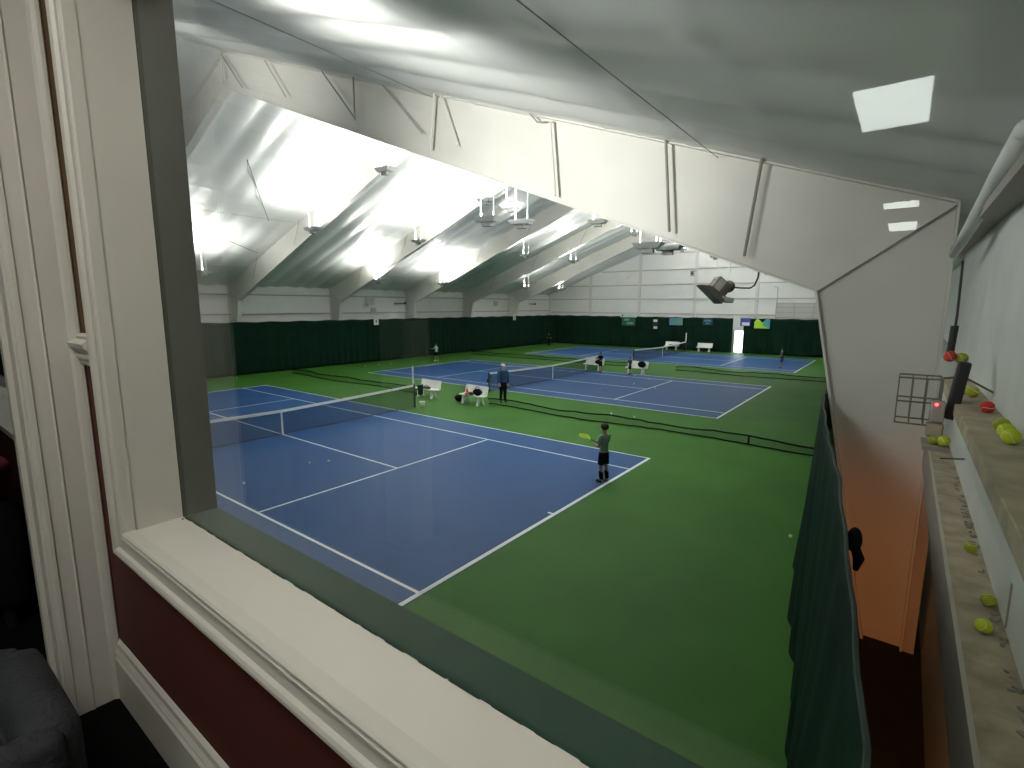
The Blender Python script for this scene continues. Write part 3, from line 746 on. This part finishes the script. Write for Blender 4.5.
banner(-8.35, -6.35, 3.40, 3.95, 'banner_pale', 'pale white strip on top of the end wall curtain, left of the small poster', [(.2, .1, .35, .3, 'ink', 'printed_mark')])
banner(-8.15, -6.5, 2.45, 3.36, 'banner_green', 'faded green banner hanging under the pale strip', [(.6, .15, 1.4, .4, 'banner_lime2', 'printed_shape'), (.3, .55, .9, .8, 'banner_lime2', 'printed_shape')])
banner(-4.45, -3.85, 2.1, 3.3, 'black', 'small black and white poster on the end wall curtain', [(.1, .85, .55, 1.1, 'white', 'printed_shape'), (.15, .1, .55, .35, 'white', 'printed_shape')])
banner(-2.55, -1.1, 2.65, 3.45, 'banner_lblue', 'light blue banner above the bench with the far score card', [(.8, .1, 1.4, .7, 'banner_lime2', 'printed_shape')])
banner(1.0, 2.0, 2.75, 3.40, 'banner_navy', 'navy banner with pale lettering shapes above the empty bench', [(.15, .35, .85, .55, 'banner_lblue', 'printed_shape'), (.3, .1, .7, .22, 'banner_lblue', 'printed_shape')])
banner(4.70, 5.62, 2.75, 3.52, 'banner_blue', 'royal blue banner with white shape beside the bright door', [(.15, .05, .85, .35, 'white', 'printed_shape')])
e = empty('banner', (6.0, 45.40, 2.55)); tag(e, 'lime green and teal banner with a notched top right of the bright door', 'banner')
MB().prism([(0, 0), (1.4, .0), (1.4, .95), (1.1, .95), (.75, .55), (.25, .98), (.0, .6)], 'y', 0, .02).build('cloth', M['banner_lime'], e)
MB().prism([(.78, .30), (1.41, .0), (1.41, .95), (1.0, .95)], 'y', -.01, -.001).build('printed_shape', M['banner_teal'], e)
MB().box((3.9, 45.60, 2.36), (5.1, 45.63, 3.62)).build('x', M['wall']).name = 'trim_1'
struct(bpy.data.objects['trim_1'], 'white panel filling the gap in the curtain above the bright door')
# bright door
dr = struct(empty('door_1', (0, 0, 0)), 'bright glazed exit door in the end wall')
MB().box((DX0, YB+.02, 0), (DX0+.06, YB+.12, DZ)).box((DX1-.06, YB+.02, 0), (DX1, YB+.12, DZ)).box((DX0, YB+.02, DZ-.06), (DX1, YB+.12, DZ)).build('door_frame', M['white'], dr)
MB().box((DX0+.06, YB+.06, .0), (DX1-.06, YB+.068, DZ-.06)).build('door_pane', M['pane'], dr)
MB().tube([(DX0+.1, YB+.02, 1.0), (DX0+.3, YB-.02, .98), (DX0+.5, YB-.02, 1.12), (DX0+.7, YB-.02, .98), (DX1-.1, YB+.02, 1.0)], .025, 8).build('panic_bar', M['heater_side'], dr)
# overhead door
od = struct(MB().box((7.7, YB-.13, .1), (12.6, YB-.08, 5.0)).build('door_2', M['gardoor']), 'grey overhead sectional door showing above the curtain')
for z in (3.6, 4.1, 4.6, 5.0): MB().box((7.7, YB-.15, z-.02), (12.6, YB-.131, z+.02)).build('panel_joint', M['girt'], od)
MB().tube([(7.75, YB-.16, 5.0), (7.75, YB-.16, 6.5), (7.4, YB-.16, 6.6)], .03, 6).build('conduit', M['girt'], od)
for x in (7.72, 9.3, 10.9): MB().box((x-.025, YB-.15, .1), (x+.025, YB-.131, 5.0)).build('panel_joint', M['girt'], od)
e = empty('exit_light', (-8.1, YB-.16, 7.9)); tag(e, 'small white emergency light high on the end wall, left part', 'light'); MB().box((-.25, -.1, -.12), (.25, .1, .12)).build('housing', M['white'], e, bevel=.02); MB().sphere((-.12, -.1, -.15), .07, 10, 8).sphere((.12, -.1, -.15), .07, 10, 8).build('lamp_head', M['white'], e)
e = empty('loud_speaker', (-.55, YB-.18, 8.1)); tag(e, 'small dark box speaker beside a post high on the end wall', 'speaker'); MB().box((-.18, -.15, -.28), (.18, .1, .28)).build('housing', M['grey'], e, bevel=.02); MB().tube([(0, -.151, 0), (0, -.17, 0)], .12, 14).build('cone', M['black'], e)

# ================================================================== VIEWING WINDOW WALL + LOUNGE
YW, YG, YO = -8.95, -8.79, -8.69
WX0, WX1, WZ0, WZ1 = 15.875, 18.2, 4.01, 5.75
VX0, VX1, VZ0 = 11.2, 14.6, 4.10
ops = [(WX0, WX1, WZ0, WZ1), (VX0, VX1, VZ0, WZ1)]
hallw = MB()
def seg(b_, x0, x1, z0, ztop, y0, y1):
    b_.prism([(x0, z0), (x1, z0), (x1, ztop(x1)), (x0, ztop(x0))], 'y', y0, y1)
zt = lambda x: roof_z(x)+.1
ww = MB(); eo = .02
seg(ww, XL, CX, 0, zt, -8.82, YO); seg(ww, CX, VX0-eo, 0, zt, -8.82, YO); seg(ww, VX0-eo, VX1+eo, WZ1+eo, zt, -8.82, YO); seg(ww, VX0-eo, VX1+eo, 0, lambda x: VZ0-.032, -8.82, YO)
seg(ww, VX1+eo, WX0-eo, 0, zt, -8.82, YO); seg(ww, WX0-eo, WX1+eo, WZ1+eo, zt, -8.82, YO); seg(ww, WX0-eo, WX1+eo, 0, lambda x: WZ0-.022, -8.82, YO); seg(ww, WX1+eo, XR, 0, zt, -8.82, YO)
struct(ww.build('wall_front', M['wall']), 'near gable wall that carries the viewing windows')
opsw = [(a-.025, b_+.025, c-.025, d_+.025) for a, b_, c, d_ in ops]
struct(wall_with_openings('wall_window', 9.8, XR, 3.295, 6.22, YW, -8.821, opsw, M['twotone']), 'lounge wall around the viewing window, ochre above and deep red below')

def sweep_frame(prof, x0, x1, z0, z1, plane, at, sides='LBRT', outward=-1):
    """mitred casing round an opening; prof = [(offset from opening, protrusion)]"""
    b_ = MB()
    def ring(o, p):
        q = at + outward*p
        pts = [(x0-o, z0-o), (x1+o, z0-o), (x1+o, z1+o), (x0-o, z1+o)]
        return [Vector((a, q, c)) if plane == 'y' else Vector((q, a, c)) for a, c in pts]
    rs = [ring(o, p) for o, p in prof]
    idx = {'B': (0, 1), 'R': (1, 2), 'T': (2, 3), 'L': (3, 0)}
    for s in sides:
        i, j = idx[s]
        for r0, r1 in zip(rs[:-1], rs[1:]): b_.add([r0[i], r0[j], r1[j], r1[i]], [[0,1,2,3]])
    return b_
PROF = [(o_*.73 if o_ > 0 else o_, p_) for o_, p_ in [(-.004, -.02), (-.004, .012), (.002, .018), (.010, .018), (.014, .011), (.022, .011), (.026, .017), (.034, .017), (.038, .010), (.085, .013), (.092, .022), (.104, .026), (.116, .026), (.12, .020), (.12, 0)]]
win = struct(empty('window_1', (0, 0, 0)), 'large viewing window with cream frame and deep sill')
sweep_frame(PROF, WX0, WX1, WZ0, WZ1, 'y', YW).build('casing', M['trim'], win)
MB().box((WX0-.02, YW-.004, WZ0-.02), (WX1+.02, YG, WZ0)).build('window_sill', M['sill'], win)
MB().box((WX0-.015, YW-.004, WZ0), (WX0, YG, WZ1)).box((WX1, YW-.004, WZ0), (WX1+.015, YG, WZ1)).box((WX0, YW-.004, WZ1), (WX1, YG, WZ1+.015)).build('jamb_lining', M['trim'], win)
MB().box((WX0-.03, YG+.0005, WZ0-.03), (WX0+.003, YO+.012, WZ1+.02)).box((WX1-.003, YG+.0005, WZ0-.03), (WX1+.03, YO+.012, WZ1+.02)).box((WX0, YG+.0005, WZ1-.003), (WX1, YO+.012, WZ1+.03)).build('outer_lining', M['outer'], win)
MB().box((WX0-.01, YG+.0005, WZ0-.03), (WX1+.01, YO+.012, WZ0-.002)).build('outer_sill', M['outer_sill'], win)
MB().box((WX0+.003, YG+.0007, WZ0-.002), (WX1-.003, YG+.0067, WZ1-.003)).build('window_pane', M['pane'], win)
# ragged bead of putty along the glass
pt = MB(); random.seed(3); x = WX0+.02
while x < WX1-.05:
    l_ = random.uniform(.02, .09); pt.box((x, YG-.0012-random.uniform(0, .0015), WZ0), (x+l_, YG, WZ0+random.uniform(.0005, .0014))); x += l_+random.uniform(.0, .05)
pt.build('putty_bead', M['outer'], win)
for (x, y, s_) in ((17.42, -8.915, .004), (17.57, -8.93, .002), (15.90, -8.80, .003)):
    o = MB().sphere((0, 0, s_*.6), s_, 8, 6, (1, 1.4, .8)).build('debris', M['ink'], None, loc=(x, y, WZ0))
    tag(o, {17.42: 'small dark crumb lying on the cream sill, the largest one', 17.57: 'tiny dark speck on the sill right of the crumb', 15.90: 'tiny dark speck in the sill corner by the jamb'}[x], 'debris')
w2 = struct(empty('window_2', (0, 0, 0)), 'second viewing window seen through the doorway at far left')
sweep_frame(PROF, VX0, VX1, VZ0, WZ1, 'y', YW, 'LRT').build('casing', M['trim'], w2)
MB().box((VX0-.09, YW-.03, VZ0-.03), (VX1+.09, YG, VZ0)).build('window_sill', M['sill'], w2)
MB().box((VX0, YW, VZ0), (VX0+.01, YG, WZ1)).box((VX1-.01, YW, VZ0), (VX1, YG, WZ1)).build('jamb_lining', M['trim'], w2)
MB().box((VX0, YG, VZ0), (VX1, YG+.006, WZ1)).build('window_pane', M['pane'], w2)

# chair rail and baseboard
PX = 15.60                                   # partition face
FZ = 3.295
rail = [(YW, 4.545), (YW-.012, 4.545), (YW-.014, 4.560), (YW-.022, 4.566), (YW-.024, 4.575), (YW-.016, 4.582), (YW-.022, 4.592), (YW-.036, 4.604), (YW-.040, 4.618), (YW-.030, 4.626), (YW-.014, 4.630), (YW-.018, 4.640), (YW-.008, 4.648), (YW, 4.648)]
cr = MB().prism(rail, 'x', PX, WX0-.088); cr.prism(rail, 'x', WX1+.088, XR)
struct(cr.build('trim_2', M['trim']), 'short cream chair rail piece between door casing and window casing')
bbp = [(YW, FZ), (YW-.022, FZ), (YW-.022, FZ+.165), (YW-.016, FZ+.175), (YW-.020, FZ+.188), (YW-.012, FZ+.205), (YW-.010, FZ+.222), (YW-.002, FZ+.232), (YW, FZ+.232)]
struct(MB().prism(bbp, 'x', PX+.02, XR).build('baseboard_front', M['trim']), 'cream baseboard under the viewing window')
# partition with doorway (opening y -10.05 .. -9.105)
OY0, OY1, OZ = -10.05, -9.105, 5.62
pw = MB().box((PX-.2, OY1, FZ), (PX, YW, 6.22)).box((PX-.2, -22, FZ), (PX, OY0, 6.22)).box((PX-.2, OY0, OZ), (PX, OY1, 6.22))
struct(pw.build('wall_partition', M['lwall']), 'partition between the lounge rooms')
dc = struct(empty('door_3', (0, 0, 0)), 'cased doorway in the partition at left')
PROF2 = [(-.004, -.01), (-.004, .014), (.004, .022), (.014, .022), (.018, .014), (.055, .016), (.06, .022), (.066, .016), (.12, .018), (.128, .026), (.140, .030), (.150, .030), (.154, .024), (.154, 0)]
sweep_frame(PROF2, OY0, OY1, FZ-.16, OZ, 'x', PX, 'LRT', 1).build('casing', M['trim'], dc)
MB().box((PX-.21, OY1-.012, FZ), (PX+.002, OY1, OZ)).box((PX-.21, OY0, FZ), (PX+.002, OY0+.012, OZ)).box((PX-.21, OY0, OZ-.012), (PX+.002, OY1, OZ)).build('jamb_lining', M['trim'], dc)
MB().box((PX-.11, OY1-.026, FZ), (PX-.07, OY1-.012, OZ)).build('door_stop', M['trim'], dc)
# lounge floor, ceiling, other walls
struct(MB().box((9.6, -22, FZ-.2), (XR, YW, FZ)).build('floor_lounge', M['carpet']), 'black carpet of the lounge')
struct(MB().box((9.6, -22.2, 6.22), (XR+.1, -8.83, 6.35)).build('ceiling_lounge', M['ceil']), 'lounge ceiling')
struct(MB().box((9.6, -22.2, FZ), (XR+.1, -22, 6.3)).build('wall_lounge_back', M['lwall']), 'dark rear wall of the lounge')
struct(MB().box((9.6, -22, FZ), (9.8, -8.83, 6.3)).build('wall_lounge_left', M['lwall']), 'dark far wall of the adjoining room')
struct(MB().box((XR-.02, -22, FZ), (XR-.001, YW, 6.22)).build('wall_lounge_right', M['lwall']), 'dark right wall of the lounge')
# ceiling troffers (mirrored in the window glass)
def troffer(x, y, lx, ly, lb, mk='troffer'):
    e = empty('ceiling_light', (x, y, 6.215)); tag(e, lb, 'light', 'lounge ceiling panels')
    MB().box((-lx-.02, -ly-.02, -.02), (lx+.02, ly+.02, .0)).build('frame', M['white'], e)
    MB().box((-lx, -ly, -.028), (lx, ly, -.021)).build('diffuser', M[mk], e)
KH = (6.19-4.745)/1.1
yg = YG+.003
def real_y(dyv): return 2*yg - (CAM.y + dyv*KH)
troffer(CAM.x-.168*KH, (real_y(3.36)+real_y(4.12))/2, .165*KH, .38*KH, 'bright lounge ceiling panel mirrored large in the window glass')
troffer(16.9, -10.0, .30, .55, 'unseen ceiling panel added to brighten the window trim', 'fill_panel')  # added fill panel, out of view and not mirrored, brightens jamb and sill
troffer(CAM.x-.16*KH, real_y(7.25), .155*KH, .20*KH, 'lounge ceiling panel mirrored as the upper thin streak')
troffer(CAM.x-.155*KH, real_y(9.2), .155*KH, .45*KH, 'lounge ceiling panel mirrored as the lower thin streak')

# furniture glimpses
def armchair(loc, rz, m_, lb, s=1.0, bh=.92):
    e = empty('armchair', loc, rz); tag(e, lb, 'chair'); e.scale = (s, s, s)
    MB().box((-.30, -.30, .12), (.30, .30, .42)).build('seat', m_, e, bevel=.06, smooth=True)
    MB().box((-.42, -.38, .10), (-.28, .34, .62)).build('armrest', m_, e, bevel=.06, smooth=True)
    MB().box((.28, -.38, .10), (.42, .34, .62)).build('armrest', m_, e, bevel=.06, smooth=True)
    MB().box((-.36, .22, .14), (.36, .40, bh)).build('backrest', m_, e, bevel=.07, smooth=True)
    for sx_ in (-.33, .33):
        for sy_ in (-.3, .3): MB().tube([(sx_, sy_, 0), (sx_, sy_, .12)], [.02, .03], 8).build('leg', M['black'], e)
    return e
armchair((16.0, -9.45, FZ), R(0), M['charcoal'], 'charcoal upholstered armchair in the bottom left corner by the door casing', .68, .62)
armchair((14.45, -9.42, FZ), R(90), M['black_cloth'], 'black armchair in the dark room beyond the doorway', .9)
o = MB().sphere((0, 0, 0), .5, 20, 14, (.46, .26, .26))
for v in o.v: v += Vector((.02*math.sin(v.z*40), .02*math.sin(v.x*35), .015*math.sin(v.y*45+v.x*20)))
tag(o.build('jacket', M['magenta'], smooth=True, loc=(14.5, -9.17, FZ+.68)), 'magenta jacket heaped in the dark room beyond the doorway', 'jacket')

# ================================================================== NEAR SIDE WALL, LEDGES AND BALLS
wy0, wy1 = YO, -1.05
up = empty('upper_ledge', (0, 0, 0)); struct(up, 'dusty upper girt ledge on the near side wall')
MB().box((18.12, wy0, 4.04), (18.33, -3.6, 4.12)).build('ledge_top', M['wood'], up, bevel=.006)
MB().box((18.125, wy0, 3.97), (18.145, -3.6, 4.04)).build('ledge_lip', M['foam'], up)
lw = empty('lower_ledge', (0, 0, 0)); struct(lw, 'dusty lower girt ledge running toward the big column')
MB().box((18.18, wy0, 3.04), (18.40, wy1, 3.10)).build('ledge_top', M['wood'], lw, bevel=.006)
MB().box((18.165, wy0, 2.70), (18.185, wy1, 3.102)).build('ledge_face', M['ply'], lw)
pn = struct(MB().box((18.315, wy0, 4.10), (18.34, -1.0, 5.38)).build('wall_side_panel', M['foam']), 'pale upper side panel above the ledge')
MB().box((18.375, wy0, 3.10), (18.40, -1.0, 4.04)).build('lower_panel', M['foam'], pn)
for y in (-7.2, -6.0): MB().tube([(18.372, y, 3.12), (18.372, y+.05, 4.0)], .006, 6).build('panel_seam', M['girt'], pn)
MB().tube([(18.312, -6.75, 4.14), (18.312, -6.7, 4.75)], .004, 6).build('panel_seam', M['girt'], pn)
st = empty('eave_strut', (0, 0, 0)); struct(st, 'rounded white eave roll over the side panel')
rl = MB().tube([(18.24, -5.35, 5.70), (18.2, -4.9, 5.56), (18.15, -4.0, 5.36), (18.11, -3.1, 5.22)], [.055, .055, .045, .035], 14); rl.sphere((18.245, -5.38, 5.70), .06, 14, 10)
rl.build('roll', M['foam'], st, smooth=True)
MB().box((18.17, wy0, 5.38), (XR, -1.0, 5.45)).build('soffit', M['girt'], st)
# column lining panel under the frame at floor level
struct(MB().box((18.22, -1.0, 0), (18.34, -.9, 2.6)).build('trim_3', M['ply']), 'tan boarding beside the foot of the big column')
bn = MB().sphere((0, 0, 0), .036, 18, 12).build('tennis_ball', M['ball'], smooth=True)
seam = MB(); ts = [2*math.pi*k/40 for k in range(41)]
seam.tube([Vector((math.cos(t)+.35*math.cos(3*t)*.4, math.sin(t)-.35*math.sin(3*t)*.4, .75*math.sin(2*t))).normalized()*.0355 for t in ts], .0012, 4)
seam.build('seam', M['white'], bn)
UZ = 4.12+.036; LZ = 3.10+.036
near = [((18.25, -6.24, UZ), 'ball', 'bright yellow-green tennis ball, front of the trio on the upper ledge'), ((18.25, -6.10, UZ), 'ball', 'bright tennis ball, middle of the trio on the upper ledge'),
        ((18.25, -5.95, UZ), 'ball_old', 'duller tennis ball, rear of the trio on the upper ledge'), ((18.25, -5.36, UZ), 'ball_red', 'red tennis ball on the upper ledge between green ones'),
        ((18.235, -4.71, UZ), 'ball_old', 'olive tennis ball behind the red one on the upper ledge, right'), ((18.19, -4.58, UZ), 'ball', 'yellow tennis ball behind the red one on the upper ledge, left'),
        ((18.28, -6.08, LZ), 'ball', 'bright tennis ball, front one on the lower ledge'), ((18.33, -5.75, LZ), 'ball_old', 'dull tennis ball by the wall on the lower ledge, middle one'),
        ((18.31, -4.98, LZ), 'ball_old', 'dull tennis ball, rear one on the lower ledge')]
NB = []
for i, (l_, mk, lb) in enumerate(near):
    o = bn if i == 0 else copy_tree(bn)
    if i and mk != 'ball': o.data = o.data.copy(); o.data.materials[0] = M[mk]
    o.location = l_; o.rotation_euler = (i, i*.7, 0); tag(o, lb, 'ball', 'tennis balls on the girt ledges'); NB.append(o)
# leaf litter and twig
tw = MB().tube([(18.10, -4.9, 3.70), (18.22, -5.2, 3.79), (18.30, -5.35, 3.84), (18.37, -5.4, 3.90)], .005, 5).sphere((18.26, -5.28, 3.82), .014, 8, 6).sphere((18.365, -5.5, 3.62), .016, 8, 6, (1, 1, 2))
tag(tw.build('wire_twist', M['ink']), 'thin dark twisted wire stretched from the control unit to the pale lower panel', 'wire')
lt = MB(); random.seed(5)
for k in range(60):
    y = random.uniform(-7.4, -3.0); x = 18.35+random.uniform(-.02, .01); s_ = random.uniform(.004, .012)
    lt.box((x-s_, y-s_*1.5, 3.101), (x+s_, y+s_*1.5, 3.101+random.uniform(.005, .02)), Matrix.Rotation(random.uniform(0, 3), 3, 'Z'))
tag(lt.build('debris', M['steel_dark']), 'brown dust and litter along the back of the lower ledge', 'debris', kind='stuff')
# wire ball basket + black equipment at the ledge end
e = empty('ball_basket', (17.95, -5.0, 4.13)); tag(e, 'wire ball basket hanging in front of the big column', 'basket')
bw = MB()
X0, X1, Y0, Y1, Z0_, Z1_ = -.13, .10, -.11, .11, -.17, .14
for z in (Z0_, -.02, Z1_):
    bw.tube([(X0, Y0, z), (X1, Y0, z), (X1, Y1, z), (X0, Y1, z), (X0, Y0, z)], .006, 5)
bw.build('rim_wire', M['wire'], e)
bw = MB()
for t in (0, .33, .66, 1):
    x = X0+(X1-X0)*t; bw.tube([(x, Y0, Z0_), (x, Y0, Z1_)], .004, 5); bw.tube([(x, Y1, Z0_), (x, Y1, Z1_)], .004, 5); bw.tube([(x, Y0, Z0_), (x, Y1, Z0_)], .004, 5)
for t in (.33, .66):
    y = Y0+(Y1-Y0)*t; bw.tube([(X0, y, Z0_), (X0, y, Z1_)], .004, 5); bw.tube([(X1, y, Z0_), (X1, y, Z1_)], .004, 5)
bw.build('wire_grid', M['wire'], e)
MB().tube([(X1, 0, Z1_), (X1+.10, 0, Z1_+.02), (X1+.28, .1, .05)], .007, 5).build('hook', M['wire'], e)
e = empty('control_unit', (18.13, -5.05, 4.03)); tag(e, 'black control unit with a red light at the end of the upper ledge', 'device')
MB().box((-.035, -.05, -.02), (.03, .05, .36), Matrix.Rotation(R(6), 3, 'Y')).build('housing', M['black'], e, bevel=.01)
MB().box((-.13, -.09, -.04), (-.055, -.02, .10)).build('sensor_box', M['girt'], e, bevel=.006)
MB().sphere((-.10, -.095, .08), .009, 8, 6).build('red_light', M['led'], e)
MB().box((-.14, -.08, -.14), (-.05, .0, -.05)).build('lower_box', M['wood'], e, bevel=.01)
e2 = MB().tube([(18.075, -5.0, 4.46), (18.085, -4.9, 4.7), (18.09, -4.7, 5.05)], [.008, .008, .008], 6); e2.tube([(18.07, -5.0, 4.42), (18.075, -5.0, 4.62)], [.02, .022], 8)
tag(e2.build('hanging_cable', M['black']), 'black cable with plug hanging from the eave beam to the control unit', 'cable')
for i, (l_, mk, lb) in enumerate([((18.07, -5.02, 4.42), 'ball_red', 'reddish ball perched above the black control unit'), ((18.13, -5.0, 4.41), 'ball_old', 'olive ball perched above the black control unit'),
                     ((18.04, -5.1, 3.87), 'ball_old', 'brownish ball under the control unit, left'), ((18.09, -5.12, 3.87), 'ball', 'yellow ball under the control unit, right')]):
    o = copy_tree(bn); 
    if mk != 'ball': o.data = o.data.copy(); o.data.materials[0] = M[mk]
    o.location = l_; tag(o, lb, 'ball', 'balls by the control unit')
MB().box((17.98, -5.2, 3.81), (18.12, -4.9, 3.834)).build('small_shelf', M['steel_dark']); tag(bpy.data.objects['small_shelf'], 'small brown shelf under the black control unit', 'shelf')

# ================================================================== WORLD, CAMERA, VIEW
w = bpy.data.worlds.new('world'); sc.world = w; w.use_nodes = True
w.node_tree.nodes['Background'].inputs[0].default_value = (.95, .98, 1, 1); w.node_tree.nodes['Background'].inputs[1].default_value = 4.0
cd = bpy.data.cameras.new('camera'); cam = bpy.data.objects.new('camera', cd); COL.objects.link(cam)
yaw, pitch, roll, F = 0.6519, -0.1535, 0.0034, 511.2
f = Vector((-math.sin(yaw)*math.cos(pitch), math.cos(yaw)*math.cos(pitch), math.sin(pitch)))
r = Vector((math.cos(yaw), math.sin(yaw), 0)); u = r.cross(f)
r2 = math.cos(roll)*r + math.sin(roll)*u; u2 = -math.sin(roll)*r + math.cos(roll)*u
mw = Matrix((r2, u2, -f)).transposed().to_4x4(); mw.translation = CAM
cam.matrix_world = mw
cd.sensor_width = 36; cd.lens = F*36/1024; cd.clip_start = .02; cd.clip_end = 200
sc.camera = cam
sc.view_settings.view_transform = 'Standard'; sc.view_settings.look = 'None'; sc.view_settings.gamma = 1; sc.view_settings.use_curve_mapping = False
sc.view_settings.exposure = 0.5
sc.cycles.max_bounces = 10; sc.cycles.diffuse_bounces = 6; sc.cycles.transparent_max_bounces = 24
sc.cycles.sample_clamp_indirect = 8
